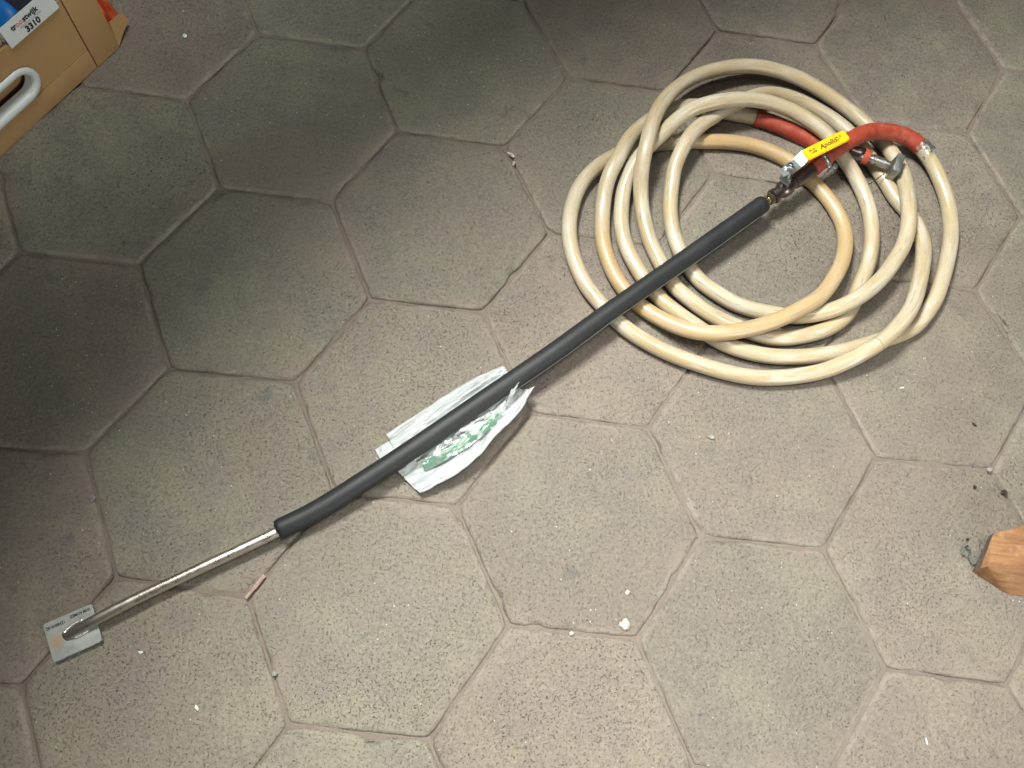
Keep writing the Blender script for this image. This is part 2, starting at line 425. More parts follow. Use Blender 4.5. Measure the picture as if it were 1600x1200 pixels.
# ------------------------------------------------------------------ pavement of hexagonal pavers
EDGE = 0.2
MEAS = {(-1,1):(-0.1027,0.1737),(-1,0):(-0.1988,0.0015),(0,-1):(-0.0993,-0.1741),(1,-1):(0.1025,-0.1705),(1,0):(0.1961,-0.0031),(0,1):(0.1016,0.1742),(0,-2):(-0.2003,-0.3431),(-1,-2):(-0.4017,-0.3484),(2,0):(0.3992,-0.0028),(2,1):(0.5057,0.1721),(1,2):(0.3952,0.3464),(3,2):(0.7973,0.3418),(4,2):(1.0005,0.3436),(6,2):(1.3976,0.3495),(6,1):(1.3067,0.177),(7,0):(1.4017,0.0013),(1,-3):(-0.1041,-0.5235),(2,-3):(0.1029,-0.519),(1,-4):(-0.1998,-0.6815),(5,-5):(0.5021,-0.8675),(6,-5):(0.7037,-0.8647),(5,-6):(0.4023,-1.0423),(7,-1):(1.2975,-0.173),(7,-3):(1.0962,-0.5212),(8,-3):(1.2999,-0.5176),(2,-5):(-0.1031,-0.8657),(2,-6):(-0.1961,-1.0335),(3,-5):(0.0996,-0.8717),(4,-6):(0.1952,-1.0449),(6,-4):(0.7979,-0.6918),(7,-4):(1.0045,-0.6887),(8,-5):(1.1008,-0.8654),(9,-5):(1.2964,-0.8678),(2,-2):(0.2016,-0.3507)}
def corner(i, j):
    if (i, j) in MEAS: return Vector(MEAS[(i, j)]).to_3d()
    x, y = EDGE*(i+0.5*j), EDGE*math.sqrt(3)/2*j
    return Vector((x + 0.0025*nz(x*9, y*9, 3), y + 0.0025*nz(x*9, y*9, 8), 0))

def sand_z(x, y):
    n = nz(x*7, y*7, 1.0)*0.6 + nz(x*23, y*23, 5.0)*0.5 + nz(x*80, y*80, 9.0)*0.22
    return -0.0046 + 0.0064*n
SX0, SX1, SY0, SY1 = -2.3, 3.1, -2.6, 2.1
bm = bmesh.new(); NX, NY = 600, 520
gv = [[bm.verts.new((SX0+(SX1-SX0)*i/NX, SY0+(SY1-SY0)*j/NY, min(-0.0012, sand_z(SX0+(SX1-SX0)*i/NX, SY0+(SY1-SY0)*j/NY)))) for j in range(NY+1)] for i in range(NX+1)]
for i in range(NX):
    for j in range(NY): bm.faces.new((gv[i][j], gv[i+1][j], gv[i+1][j+1], gv[i][j+1]))
pavement = link('pavement', bm, 'sand'); pavement['kind'] = 'structure'; pavement['label'] = 'floor of grey hexagonal concrete pavers with sandy joints'

def make_paver(ci, cj):
    cor = [corner(ci+a, cj+b) for a, b in ((1,0),(0,1),(-1,1),(-1,0),(0,-1),(1,-1))]
    cen = sum(cor, Vector())/6; seed = ci*13.7 + cj*7.3
    tilt = Vector((nz(seed, 1)*0.007, nz(seed, 2)*0.007)); dz = nz(seed*1.3, 3.5)*0.0026
    gap = 0.0016
    pts = []
    for k in range(6):
        a, b = cor[k], cor[(k+1) % 6]; n = 17
        for q in range(n):
            f = q/n; p = a.lerp(b, f)
            # corners a little rounded
            if q == 0: p = p.lerp(cen, 0.012)
            elif q in (1, n-1): p = p.lerp(cen, 0.003)
            pts.append(p)
    bm = bmesh.new(); lay = bm.verts.layers.float.new('edge')
    rings = []
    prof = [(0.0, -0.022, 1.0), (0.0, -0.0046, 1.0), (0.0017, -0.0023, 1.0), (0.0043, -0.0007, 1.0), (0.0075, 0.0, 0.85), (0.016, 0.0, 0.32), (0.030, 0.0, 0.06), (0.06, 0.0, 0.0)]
    for inset, z, e in prof:
        ring = []
        for p in pts:
            d = (cen - p); L = d.length; d.normalize()
            w = 0.0006*nz(p.x*40, p.y*40, seed) + 0.0006*nz(p.x*160, p.y*160, seed)
            chip = max(0.0, nz(p.x*26, p.y*26, seed+40) - 0.36)*0.018*(1.0 if inset < 0.006 else 0.0)
            wid = 1.0 + 0.75*nz(p.x*11, p.y*11, seed+20)
            off = (gap + max(w, -0.0012) + inset*(wid if inset < 0.02 else 1) + chip)*1.12
            q = p + d*off
            zz = dz + tilt.x*(q.x-cen.x) + tilt.y*(q.y-cen.y) + z*(1.0 + 0.5*nz(p.x*15, p.y*15, seed+9) if z > -0.01 else 1.0)
            if inset >= 0.006: zz += 0.0006*nz(q.x*18, q.y*18, seed)
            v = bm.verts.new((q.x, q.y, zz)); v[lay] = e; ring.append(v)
        rings.append(ring)
    n = len(pts)
    for r0, r1 in zip(rings, rings[1:]):
        for k in range(n): bm.faces.new((r0[k], r0[(k+1) % n], r1[(k+1) % n], r1[k]))
    c = bm.verts.new((cen.x, cen.y, dz))
    for k in range(n): bm.faces.new((rings[-1][k], rings[-1][(k+1) % n], c))
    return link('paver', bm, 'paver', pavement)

# paver centres: lattice points with (i - j) % 3 == 0
for i in range(-24, 28):
    for j in range(-16, 14):
        if (i-j) % 3: continue
        x, y = EDGE*(i+0.5*j), EDGE*math.sqrt(3)/2*j
        if -2.1 < x < 2.9 and -2.4 < y < 1.9: make_paver(i, j)

# ------------------------------------------------------------------ coiled hose
HR = 0.014
# control points walk the hose from the valve to the free end (measured on the floor, with their heights in the coil)
PTS_A = [(0.9677, 0.0016, 0.0560), (0.9850, 0.0198, 0.0640), (1.0016, 0.0373, 0.0710), (1.0226, 0.0562, 0.0710), (1.0485, 0.0781, 0.0660), (1.0744, 0.0975, 0.0590), (1.1072, 0.1101, 0.0510), (1.1383, 0.1145, 0.0440), (1.1695, 0.1129, 0.0370), (1.1921, 0.0990, 0.0310)]
PTS_B = [(1.2190, 0.0685, 0.0224), (1.2373, 0.0292, 0.0168), (1.2477, -0.0098, 0.0140), (1.2491, -0.0651, 0.0140), (1.2411, -0.1139, 0.0140), (1.2255, -0.1694, 0.0140), (1.2111, -0.2092, 0.0140), (1.1913, -0.2429, 0.0140), (1.1698, -0.2713, 0.0140), (1.1335, -0.2952, 0.0140), (1.0826, -0.3172, 0.0140), (1.0393, -0.3368, 0.0140),
  (0.9701, -0.3574, 0.0140), (0.9016, -0.3658, 0.0140), (0.8504, -0.3608, 0.0140), (0.8161, -0.3511, 0.0140), (0.7720, -0.3267, 0.0140), (0.7345, -0.3049, 0.0140), (0.7035, -0.2818, 0.0140), (0.6727, -0.2458, 0.0140), (0.6561, -0.2200, 0.0140), (0.6390, -0.1887, 0.0140), (0.6283, -0.1507, 0.0140), (0.6254, -0.1117, 0.0154), (0.6266, -0.0741, 0.0210), (0.6345, -0.0420, 0.0308), (0.6518, -0.0069, 0.0406),
  (0.6879, 0.0412, 0.0448), (0.7074, 0.0671, 0.0490), (0.7354, 0.0918, 0.0588), (0.7745, 0.1068, 0.0686), (0.8303, 0.1267, 0.0644), (0.8894, 0.1366, 0.0532), (0.9375, 0.1283, 0.0476), (0.9757, 0.1090, 0.0448), (1.0046, 0.0886, 0.0434), (1.0360, 0.0507, 0.0350), (1.0579, 0.0303, 0.0238), (1.0765, 0.0024, 0.0168), (1.0914, -0.0384, 0.0140), (1.0962, -0.0790, 0.0140), (1.0949, -0.1198, 0.0140), (1.0863, -0.1610, 0.0140), (1.0695, -0.2054, 0.0140), (1.0592, -0.2365, 0.0140), (1.0468, -0.2637, 0.0140), (1.0241, -0.2883, 0.0140), (0.9959, -0.3060, 0.0140),
  (0.9646, -0.3191, 0.0140), (0.9220, -0.3300, 0.0140), (0.8784, -0.3276, 0.0140), (0.8322, -0.3144, 0.0140), (0.7881, -0.2971, 0.0140), (0.7609, -0.2785, 0.0140), (0.7299, -0.2552, 0.0140), (0.7048, -0.2153, 0.0140), (0.6866, -0.1815, 0.0140), (0.6725, -0.1448, 0.0154), (0.6621, -0.1094, 0.0210), (0.6551, -0.0776, 0.0336), (0.6513, -0.0459, 0.0532), (0.6538, -0.0103, 0.0700), (0.6636, 0.0484, 0.0644),
  (0.6799, 0.0977, 0.0560), (0.7041, 0.1395, 0.0490), (0.7464, 0.1838, 0.0420), (0.7970, 0.2142, 0.0378), (0.8474, 0.2326, 0.0336), (0.9004, 0.2387, 0.0280), (0.9578, 0.2300, 0.0224), (1.0114, 0.2081, 0.0168), (1.0660, 0.1737, 0.0140), (1.0960, 0.1471, 0.0140), (1.1332, 0.1017, 0.0154), (1.1492, 0.0583, 0.0252), (1.1529, 0.0081, 0.0378), (1.1535, -0.0465, 0.0434), (1.1511, -0.0866, 0.0420), (1.1425, -0.1224, 0.0392), (1.1263, -0.1544, 0.0378), (1.1016, -0.1938, 0.0392), (1.0603, -0.2381, 0.0420), (1.0193, -0.2665, 0.0364), (0.9829, -0.2798, 0.0266),
  (0.9457, -0.2863, 0.0182), (0.9091, -0.2835, 0.0140), (0.8743, -0.2810, 0.0140), (0.8394, -0.2734, 0.0140), (0.8041, -0.2558, 0.0140), (0.7745, -0.2372, 0.0140), (0.7499, -0.2047, 0.0140), (0.7333, -0.1745, 0.0140), (0.7209, -0.1365, 0.0140), (0.7152, -0.0978, 0.0154), (0.7147, -0.0593, 0.0196), (0.7161, -0.0206, 0.0308), (0.7261, 0.0141, 0.0420), (0.7459, 0.0561, 0.0434), (0.7820, 0.0974, 0.0406), (0.8199, 0.1312, 0.0392),
  (0.8746, 0.1709, 0.0308), (0.9097, 0.1861, 0.0210), (0.9502, 0.1851, 0.0154), (0.9890, 0.1715, 0.0140), (1.0271, 0.1507, 0.0140), (1.0522, 0.1309, 0.0140), (1.0830, 0.0945, 0.0140), (1.1046, 0.0616, 0.0140), (1.1259, 0.0262, 0.0140), (1.1468, -0.0116, 0.0140), (1.1738, -0.0436, 0.0140), (1.1867, -0.0763, 0.0168), (1.1891, -0.1128, 0.0224), (1.1807, -0.1550, 0.0294), (1.1652, -0.2068, 0.0378), (1.1492, -0.2491, 0.0420), (1.1284, -0.2825, 0.0434), (1.1026, -0.3137, 0.0420), (1.0748, -0.3372, 0.0364), (1.0388, -0.3612, 0.0266),
  (0.9966, -0.3831, 0.0182), (0.9359, -0.4006, 0.0140), (0.8851, -0.4088, 0.0140), (0.8345, -0.4074, 0.0140), (0.7836, -0.3990, 0.0140), (0.7383, -0.3885, 0.0140), (0.6867, -0.3693, 0.0140), (0.6459, -0.3471, 0.0140), (0.6012, -0.3079, 0.0140), (0.5750, -0.2792, 0.0140), (0.5549, -0.2441, 0.0140), (0.5399, -0.2037, 0.0140), (0.5331, -0.1653, 0.0140), (0.5343, -0.1251, 0.0140), (0.5427, -0.0843, 0.0140), (0.5602, -0.0498, 0.0140), (0.5878, -0.0159, 0.0140), (0.6259, 0.0130, 0.0140), (0.6664, 0.0310, 0.0140), (0.7002, 0.0437, 0.0140),
  (0.7368, 0.0526, 0.0140), (0.7737, 0.0586, 0.0140), (0.8108, 0.0647, 0.0140), (0.8668, 0.0651, 0.0140), (0.9130, 0.0538, 0.0140), (0.9479, 0.0364, 0.0140), (0.9824, 0.0034, 0.0140), (1.0092, -0.0247, 0.0140), (1.0308, -0.0575, 0.0140), (1.0417, -0.0881, 0.0154), (1.0427, -0.1241, 0.0196), (1.0321, -0.1672, 0.0280), (1.0128, -0.2075, 0.0378), (0.9831, -0.2539, 0.0462), (0.9474, -0.2839, 0.0490), (0.9139, -0.3065, 0.0476), (0.8733, -0.3268, 0.0448), (0.8314, -0.3418, 0.0434), (0.7907, -0.3506, 0.0420), (0.7609, -0.3477, 0.0364), (0.7324, -0.3384, 0.0280),
  (0.7000, -0.3204, 0.0182), (0.6715, -0.3027, 0.0140), (0.6399, -0.2735, 0.0140), (0.6194, -0.2435, 0.0140), (0.6043, -0.2096, 0.0140), (0.5966, -0.1847, 0.0140), (0.5917, -0.1372, 0.0154), (0.5907, -0.0952, 0.0238), (0.5942, -0.0641, 0.0378), (0.6040, -0.0369, 0.0448), (0.6284, 0.0269, 0.0392), (0.6534, 0.0644, 0.0308), (0.6895, 0.1065, 0.0196), (0.7335, 0.1331, 0.0140), (0.7773, 0.1389, 0.0140), (0.8242, 0.1318, 0.0140), (0.8747, 0.1298, 0.0140)]
PTS_C = [(0.9126, 0.1212, 0.0140), (0.9505, 0.1082, 0.0140), (0.9832, 0.0959, 0.0140), (1.0165, 0.0842, 0.0154), (1.0396, 0.0704, 0.0280)]
STEP = 0.004
full = spline(PTS_A + PTS_B + PTS_C, STEP, 0.011)
def nearest(p): return min(range(len(full)), key=lambda i: (full[i]-Vector(p)).length)
iA = nearest(PTS_A[-1]) - 3; iC = nearest(PTS_B[-1])
hose = root('coiled_hose', (0.9044, -0.0935, 0.0000), 'long cream rubber hose coiled in loose loops on the pavers, ends bound in red', 'hose')
g0 = nearest((0.7907, -0.3506, 0.0420)); gA = nearest((0.9355, 0.0430, 0.0140)); gB = nearest((0.5966, -0.1847, 0.0140)); gS = nearest((0.7246, 0.0506, 0.0140))
def goldf(i):
    i += iA
    def sm(a, b, x): x = max(0, min(1, (x-a)/(b-a))); return x*x*(3-2*x)
    g = sm(gS-20, gS+15, i)*(1-sm(gB-10, gB+25, i))
    return g*(0.65 + 0.35*nz(i*0.02, 0.5)) + 0.12*max(0, nz(i*0.013, 7))
body_path = full[iA:iC+1]
link('hose_body', tube(body_path, lambda i, a: HR*(1+0.015*nz(i*0.05, 3)+0.01*nz(i*0.02, math.cos(a)*0.6, math.sin(a)*0.6)), 22, attr=goldf), 'hose', hose)
link('red_sleeve', tube(full[:iA+3], lambda i, a: 0.0158*(1+0.02*math.sin(i*0.9)+0.02*nz(i*0.3, 1)), 22), 'red', hose, label='red tape sleeve on the hose end at the valve')
link('red_sleeve', tube(full[iC-1:], lambda i, a: 0.0156*(1+0.015*math.sin(i*0.8)+0.02*nz(i*0.3, 4)), 22), 'red', hose, label='red tape sleeve near the loose coupling')
# seam line where two hose lengths meet
ik = nearest((1.0875, -0.3256, 0.0392))
link('splice_ring', tube([full[ik], full[ik]*0.6+full[ik+1]*0.4], HR*1.006, 22), 'lint', hose)
# torn film tuft at the end of the red sleeve
pe = full[iA+2]; te = (full[iA+6]-full[iA]).normalized(); ne = Vector((te.y, -te.x, 0)); 
def tuft(u, v):
    a = -0.9 + v*math.pi*1.15; r = 0.0165 + 0.004*nz(u*5, v*6, 3) + 0.011*u*max(0.0, nz(v*3, 9)+0.35)
    n_ = Vector((te.y, -te.x, 0)).normalized(); b_ = Vector((0, 0, 1))
    c = full[min(iA+1+int(u*7), len(full)-1)]
    return c + (-n_*math.cos(a) + b_*math.sin(a))*r + te*(0.004*nz(u*9, v*9))
link('torn_film', grid_surface(tuft, 8, 26), 'film', hose)
# T-bolt clamp that ties the red sleeve to the valve
ic = 6
T_, N_, B_ = frames(full[:40])
def ring(i, r, w, bm=None):
    a = full[i] - T_[i]*w/2
    return lathe(a, T_[i], [(0, r-0.001), (0, r), (w, r), (w, r-0.001)], 26, bm=bm)
cl = link('hose_clamp', ring(ic, 0.0172, 0.008), 'zinc', hose)
cb = full[ic] - B_[ic]*0.0 
side = Vector((T_[ic].y, -T_[ic].x, 0)).normalized()
cpos = Vector((1.0045, 0.0101, 0.0520))
bmc = tube(line(cpos - T_[ic]*0.010 + Vector((0,0,0.002)), cpos + T_[ic]*0.012), 0.0028, 10)
lathe(cpos + T_[ic]*0.006 , Vector((side.x*0.6, side.y*0.6, 0.8)), [(0, 0.0055), (0.0045, 0.0055), (0.005, 0.0045)], 18, bm=bmc)
box(cpos + Vector((1.0024, 0.0266, 0.0520)) - Vector((1.0045, 0.0101, 0.0520)), T_[ic], side, (0,0,1), 0.010, 0.007, 0.010, 0.0012, bm=bmc)
box(cpos*0.5 + full[ic]*0.5, T_[ic], side, (0,0,1), 0.007, 0.018, 0.003, 0.0006, bm=bmc)
link('clamp_bolt', bmc, 'zinc', hose, smooth='auto')

# free end: ferrule, red band, nickel nipple and square claw
qa = Vector((1.0578, 0.0594, 0.0420)); qb = Vector((1.1569, 0.0300, 0.0440)); qd = (qb-qa).normalized(); ql = (qb-qa).length
link('ferrule', lathe(qa, qd, [(-0.012, 0.012), (0, 0.0135), (0.004, 0.0140), (0.012, 0.0140), (0.0135, 0.013)], 22), 'body', hose, smooth='auto')
link('red_band', lathe(qa+qd*0.0128, qd, [(0, 0.0145), (0.001, 0.0152), (0.011, 0.0148), (0.0125, 0.013)], 24), 'red', hose, smooth='auto')
cpl = link('coupling', lathe(qa+qd*0.0253, qd, [(0, 0.0075), (0.005, 0.0078), (0.0052, 0.0095), (0.011, 0.0095), (0.0112, 0.0070), (0.0135, 0.0070), (0.014, 0.0092), (0.032, 0.0092), (0.0325, 0.0078), (0.038, 0.0078)], 28), 'chrome', hose, smooth='auto')
cc = qa+qd*0.0760; cs = Vector((qd.y, -qd.x, 0)).normalized()
cu = (Vector((0,0,1)) + cs*0.08).normalized(); cs2 = qd.cross(cu).normalized()
bmq = bmesh.new()
W_, T2 = 0.038, 0.014
for sgn in (-1, 1):
    box(cc + cu*sgn*(W_/2-0.004), qd, cs2, cu, T2, W_, 0.008, 0.0008, bm=bmq)
    box(cc + cs2*sgn*(W_/2-0.004), qd, cs2, cu, T2-0.0006, 0.0079, W_-0.0162, 0.0004, bm=bmq)
box(cc - qd*(T2/2-0.0021), qd, cs2, cu, 0.003, W_-0.0165, W_-0.0165, 0, bm=bmq)
link('claw', bmq, 'darksteel', cpl, smooth='auto')
wire = spline([(1.1142, 0.0331, 0.0460), (1.1129, 0.0269, 0.0380), (1.1047, 0.0184, 0.0340), (1.0935, 0.0105, 0.0260), (1.0902, 0.0118, 0.0120)], 0.002)
link('wire_tie', tube(wire, 0.0009, 8), 'ink', hose)

# ------------------------------------------------------------------ lance with foam grip, pad and ball valve
lance = root('steel_lance', (0.3090, -0.6067, 0.0000), 'long steel lance in a dark grey foam sleeve with welded square pad and ball valve', 'lance')
foam_pts = [(0.8794, -0.0813, 0.0460), (0.7506, -0.2058, 0.0455), (0.6271, -0.3232, 0.0445), (0.5325, -0.4170, 0.0430), (0.4397, -0.5030, 0.0400), (0.3186, -0.6148, 0.0340), (0.2399, -0.6830, 0.0260), (0.1778, -0.7347, 0.0200), (0.1280, -0.7677, 0.0178)]
fp = spline(foam_pts, 0.006, 0.02); nf = len(fp)
def foam_r(i, a):
    e = min(i, nf-1-i); base = 0.0162*(1+0.025*nz(i*0.06, 2)+0.035*nz(i*0.05, math.cos(a)*1.2, math.sin(a)*1.2)+0.012*nz(i*0.3, math.cos(a)*3, math.sin(a)*3))
    return base*(0.93 if e == 0 else 1.0)
fm = link('foam_sleeve', tube(fp, foam_r, 28), 'foam', lance)
Tf, Nf, Bf = frames(fp)
sgn = -1 if (Bf[nf//2]).dot(Vector((0.6, -0.8, 0))) < 0 else 1
seam = [fp[i] + (Bf[i]*sgn*math.cos(0.05) - Nf[i]*math.sin(0.05))*0.0161 + Bf[i]*sgn*0.0002 for i in range(4, nf-60)]
link('slit', tube(seam, 0.0007, 6), 'inkgrey', fm)
bmcol = lathe(fp[-1]+Tf[-1]*0.0005, Tf[-1], [(0, 0.0105), (0.002, 0.0100), (0.0021, 0.0085)], 20)
link('end_ring', bmcol, 'ink', fm)
pipe_pts = [(0.1602, -0.7479, 0.0190), (0.1224, -0.7744, 0.0180), (0.0135, -0.8463, 0.0170), (-0.0524, -0.8903, 0.0178), (-0.0860, -0.9139, 0.0182), (-0.1069, -0.9292, 0.0170), (-0.1252, -0.9422, 0.0140), (-0.1404, -0.9538, 0.0100), (-0.1477, -0.9590, 0.0070)]
pp = spline(pipe_pts, 0.004, 0.006)
link('pipe', tube(pp, [0.0086 if i < len(pp)-14 else 0.0086*(1-0.22*((i-len(pp)+14)/13)) for i in range(len(pp))], 24), 'steel', lance)
# square pad
c_ = [Vector((-0.1870, -0.9460, 0.0070)), Vector((-0.1241, -0.9082, 0.0090)), Vector((-0.0940, -0.9586, 0.0105)), Vector((-0.1550, -0.9970, 0.0085))]
pn = (c_[1]-c_[0]).cross(c_[3]-c_[0]).normalized(); pn = -pn if pn.z < 0 else pn
pc = sum(c_, Vector())/4; flat = [p - pn*((p-pc).dot(pn)) for p in c_]
poly = []
for k in range(4):
    p0, p1, p2 = flat[k-1], flat[k], flat[(k+1) % 4]; r = 0.005
    a = p1 + (p0-p1).normalized()*r; b = p1 + (p2-p1).normalized()*r
    for q in range(5):
        f = q/4; poly.append((a.lerp(p1, f)).lerp(p1.lerp(b, f), f))
bp = prism(poly, -pn*0.0062)
bmesh.ops.bevel(bp, geom=[e for e in bp.edges if len(e.link_faces) == 2 and e.calc_face_angle(0) > 1.0], offset=0.0007, segments=2, affect='EDGES')
pad = link('pad', bp, 'plate', lance, smooth='auto')
ex = (flat[1]-flat[0]).normalized(); ey = pn.cross(ex)
# weld bead: a loop of small overlapping lumps around the pipe foot
bw = bmesh.new()
wc = pc + (Vector((-0.1335, -0.9465, 0.0090)) - pc); wc = wc - pn*((wc-pc).dot(pn))
wd = Vector(pp[-1]-pp[-12]); wd = (wd - pn*wd.dot(pn)).normalized(); ws = pn.cross(wd)
for k in range(46):
    a = math.radians(-118 + 236*k/45); p = wc + wd*(0.021*math.cos(a)) + ws*(0.0098*math.sin(a)) + pn*0.0006
    r = 0.0023 + 0.0007*random.random()
    s = bmesh.ops.create_icosphere(bw, subdivisions=2, radius=r)
    bmesh.ops.translate(bw, verts=s['verts'], vec=p)
link('weld_bead', bw, 'chrome', pad)
# marker writing, upside down along the upper edge
def mark_at(f, dep): return flat[0].lerp(flat[1], f) + (flat[3]-flat[0])*dep + pn*0.0005
link('marking', text_mesh('WIM ROMEIS', 0.0068, mark_at(0.95, 0.07), -ex, -ey, sx=0.78, bold=0.0001), 'ink', pad)
link('marking', text_mesh('51217 ADLER', 0.0056, mark_at(0.95, 0.185), -ex, -ey, sx=0.85), 'inkgrey', pad)
link('marking', text_mesh('12340NV-SC', 0.0066, mark_at(0.43, 0.12), -ex, -ey, sx=0.8, bold=0.00012), 'ink', pad)

# ball valve
v0 = Vector((0.8794, -0.0813, 0.0460)); v1 = Vector((0.9677, 0.0016, 0.0560)); vd = (v1-v0).normalized(); vl = (v1-v0).length
vs = Vector((vd.y, -vd.x, 0)).normalized(); vu = vs.cross(vd).normalized(); vu = -vu if vu.z < 0 else vu
link('nipple', lathe(v0-vd*0.006, vd, [(0, 0.0065), (0.010, 0.0065), (0.0105, 0.0078), (0.017, 0.0078)], 24), 'brass', lance, smooth='auto')
link('hex_nut', lathe(v0+vd*0.0112, vd, [(0, 0.0105), (0.001, 0.0122), (0.0085, 0.0122), (0.0095, 0.0105)], 6, phase=0.3), 'brass', lance, smooth='auto')
vb = link('valve_body', lathe(v0+vd*0.0212, vd, [(0, 0.0120), (0.001, 0.0138), (0.009, 0.0138), (0.010, 0.0118), (0.018, 0.0118), (0.022, 0.0150), (0.031, 0.0162), (0.040, 0.0150), (0.044, 0.0118), (0.052, 0.0118), (0.053, 0.0138), (vl-0.024, 0.0138), (vl-0.022, 0.0110)], 28), 'body', lance, smooth='auto')
s_top = Vector((0.9116, -0.0294, 0.0890)); s_bot = v0 + vd*0.050
sd = (s_top-s_bot).normalized()
link('stem', lathe(s_bot, sd, [(0, 0.0082), (0.024, 0.0082), (0.0245, 0.0052), ((s_top-s_bot).length, 0.0052)], 20), 'darksteel', vb, smooth='auto')
link('stem_nut', lathe(s_top-sd*0.001, sd, [(0, 0.0088), (0.0060, 0.0088), (0.0072, 0.0078), (0.0073, 0.0050), (0.0105, 0.0048), (0.0108, 0.0044), (0.0106, 0.0028), (0.0050, 0.0026)], 6), 'zinc', vb, smooth='auto')
# lever: stamped strip with a step, yellow sleeve over the far part
lp = [Vector((0.8972, -0.0425, 0.0870)), Vector((0.9120, -0.0287, 0.0880)), Vector((0.9257, -0.0163, 0.0890)), Vector((0.9362, -0.0051, 0.1010)), Vector((0.9417, -0.0008, 0.1020))]
def strip(path, w, th, widths=None):
    bm = bmesh.new(); rows = []
    for i, p in enumerate(path):
        d = (path[min(i+1, len(path)-1)] - path[max(i-1, 0)]); s_ = Vector((d.y, -d.x, 0)).normalized(); u_ = s_.cross(d.normalized()); u_ = -u_ if u_.z < 0 else u_
        ww = (widths[i] if widths else w)/2
        rows.append([bm.verts.new(p + s_*a*ww + u_*b*th/2) for a, b in ((-1, 1), (1, 1), (1, -1), (-1, -1))])
    for r0, r1 in zip(rows, rows[1:]):
        for k in range(4): bm.faces.new((r0[k], r0[(k+1) % 4], r1[(k+1) % 4], r1[k]))
    bm.faces.new(rows[0]); bm.faces.new(list(reversed(rows[-1])))
    bmesh.ops.recalc_face_normals(bm, faces=bm.faces)
    bmesh.ops.bevel(bm, geom=bm.edges[:], offset=th*0.16, segments=2, affect='EDGES')
    return bm
lever = link('lever', strip(lp, 0, 0.003, [0.014, 0.020, 0.0205, 0.0205, 0.0205]), 'zinc', lance, smooth='auto')
link('lever_tab', strip([Vector((0.8956, -0.0468, 0.0850)), Vector((0.9080, -0.0524, 0.0800)), Vector((0.9150, -0.0528, 0.0740))], 0.010, 0.003), 'zinc', lever, smooth='auto')
y0 = Vector((0.9343, -0.0078, 0.1015)); y1 = Vector((1.0112, 0.0476, 0.1040)); yd = (y1-y0).normalized(); ys = Vector((yd.y, -yd.x, 0)).normalized(); yu = ys.cross(yd); yu = -yu if yu.z < 0 else yu
ypts = [(0, 0.0112), (0.72, 0.0116), (0.93, 0.0114), (0.985, 0.0096), (1.0, 0.0072)]
yl = (y1-y0).length
poly = [y0 + yd*yl*f + ys*w + yu*0.0028 for f, w in ypts] + [y0 + yd*yl*f - ys*w + yu*0.0028 for f, w in reversed(ypts)]
by = prism(poly, -yu*0.0058)
bmesh.ops.bevel(by, geom=[e for e in by.edges if e.calc_face_angle(0) > 0.9], offset=0.0014, segments=3, affect='EDGES')
grip = link('yellow_grip', by, 'yellow', lever, smooth='auto')
# print on the grip: script name between two small two-line blocks
def on_grip(f, w): return y0 + yd*yl*f + ys*w + yu*0.0029
uy = -ys if ys.y < 0 else ys
link('print', text_mesh('Apollo', 0.0135, on_grip(0.34, 0) - uy*0.004, yd, uy, depth=0.0002, shear=0.35, bold=0.0002), 'ink', grip)
for f, a, b in ((0.11, 'PN 64', '1.4408'), (0.71, 'DN 15', '1/2 "')):
    link('print', text_mesh(a, 0.0052, on_grip(f, 0) + uy*0.0012, yd, uy, depth=0.0002, bold=0.0001), 'ink', grip)
    link('print', text_mesh(b, 0.0052, on_grip(f, 0) - uy*0.0042, yd, uy, depth=0.0002, bold=0.0001), 'ink', grip)

# ------------------------------------------------------------------ paper pouch under the lance
pouch = root('paper_pouch', (0.3698, -0.5878, 0.0000), 'crumpled white paper and film pouch with a green label folded under the lance', 'pouch')
# outline along the lance: left (far) edge, near edge; f runs from the lower left to the upper right end
def lerp_list(L, f):
    x = f*(len(L)-1); i = min(int(x), len(L)-2); return Vector(L[i]).lerp(Vector(L[i+1]), x-i)
far_edge = [(0.2689, -0.5909, 0.0070), (0.3025, -0.5608, 0.0100), (0.3365, -0.5312, 0.0120), (0.3708, -0.4993, 0.0120), (0.4063, -0.4711, 0.0110), (0.4307, -0.4553, 0.0090), (0.4441, -0.4465, 0.0060)]
mid_edge = [(0.2940, -0.6292, 0.0120), (0.3240, -0.5993, 0.0120), (0.3565, -0.5679, 0.0130), (0.3866, -0.5383, 0.0130), (0.4181, -0.5069, 0.0130), (0.4426, -0.4853, 0.0130), (0.4569, -0.4668, 0.0120)]
def far_flap(u, v):
    a, b = lerp_list(far_edge, u), lerp_list(mid_edge, u)
    p = a.lerp(b, v); q = p*60
    h = 0.006*math.sin(math.pi*v)**0.6 + 0.0055*ridged(u*1.6, v*4.2 + u*1.2, 2) + 0.0020*ridged(u*8, v*11, 5)
    return p + Vector((0, 0, h*(0.25+0.75*min(1, v*5)))) + Vector((0.002*nz(u*14, 1), 0.002*nz(u*14, 4), 0))*(1-v)
link('paper_flap', grid_surface(far_flap, 60, 24, 0.0005), 'paper', pouch, smooth='auto')
c1 = [(0.2543, -0.6185, 0.0050), (0.2648, -0.6106, 0.0090), (0.2754, -0.6035, 0.0120)]; c2 = [(0.2691, -0.6379, 0.0080), (0.2838, -0.6306, 0.0120), (0.2995, -0.6242, 0.0120)]
def corner_flap(u, v):
    p = lerp_list(c1, u).lerp(lerp_list(c2, u), v); return p + Vector((0, 0, 0.003*ridged(u*2, v*2, 3)))
link('paper_flap', grid_surface(corner_flap, 14, 14, 0.0005), 'paper', pouch, smooth='auto')
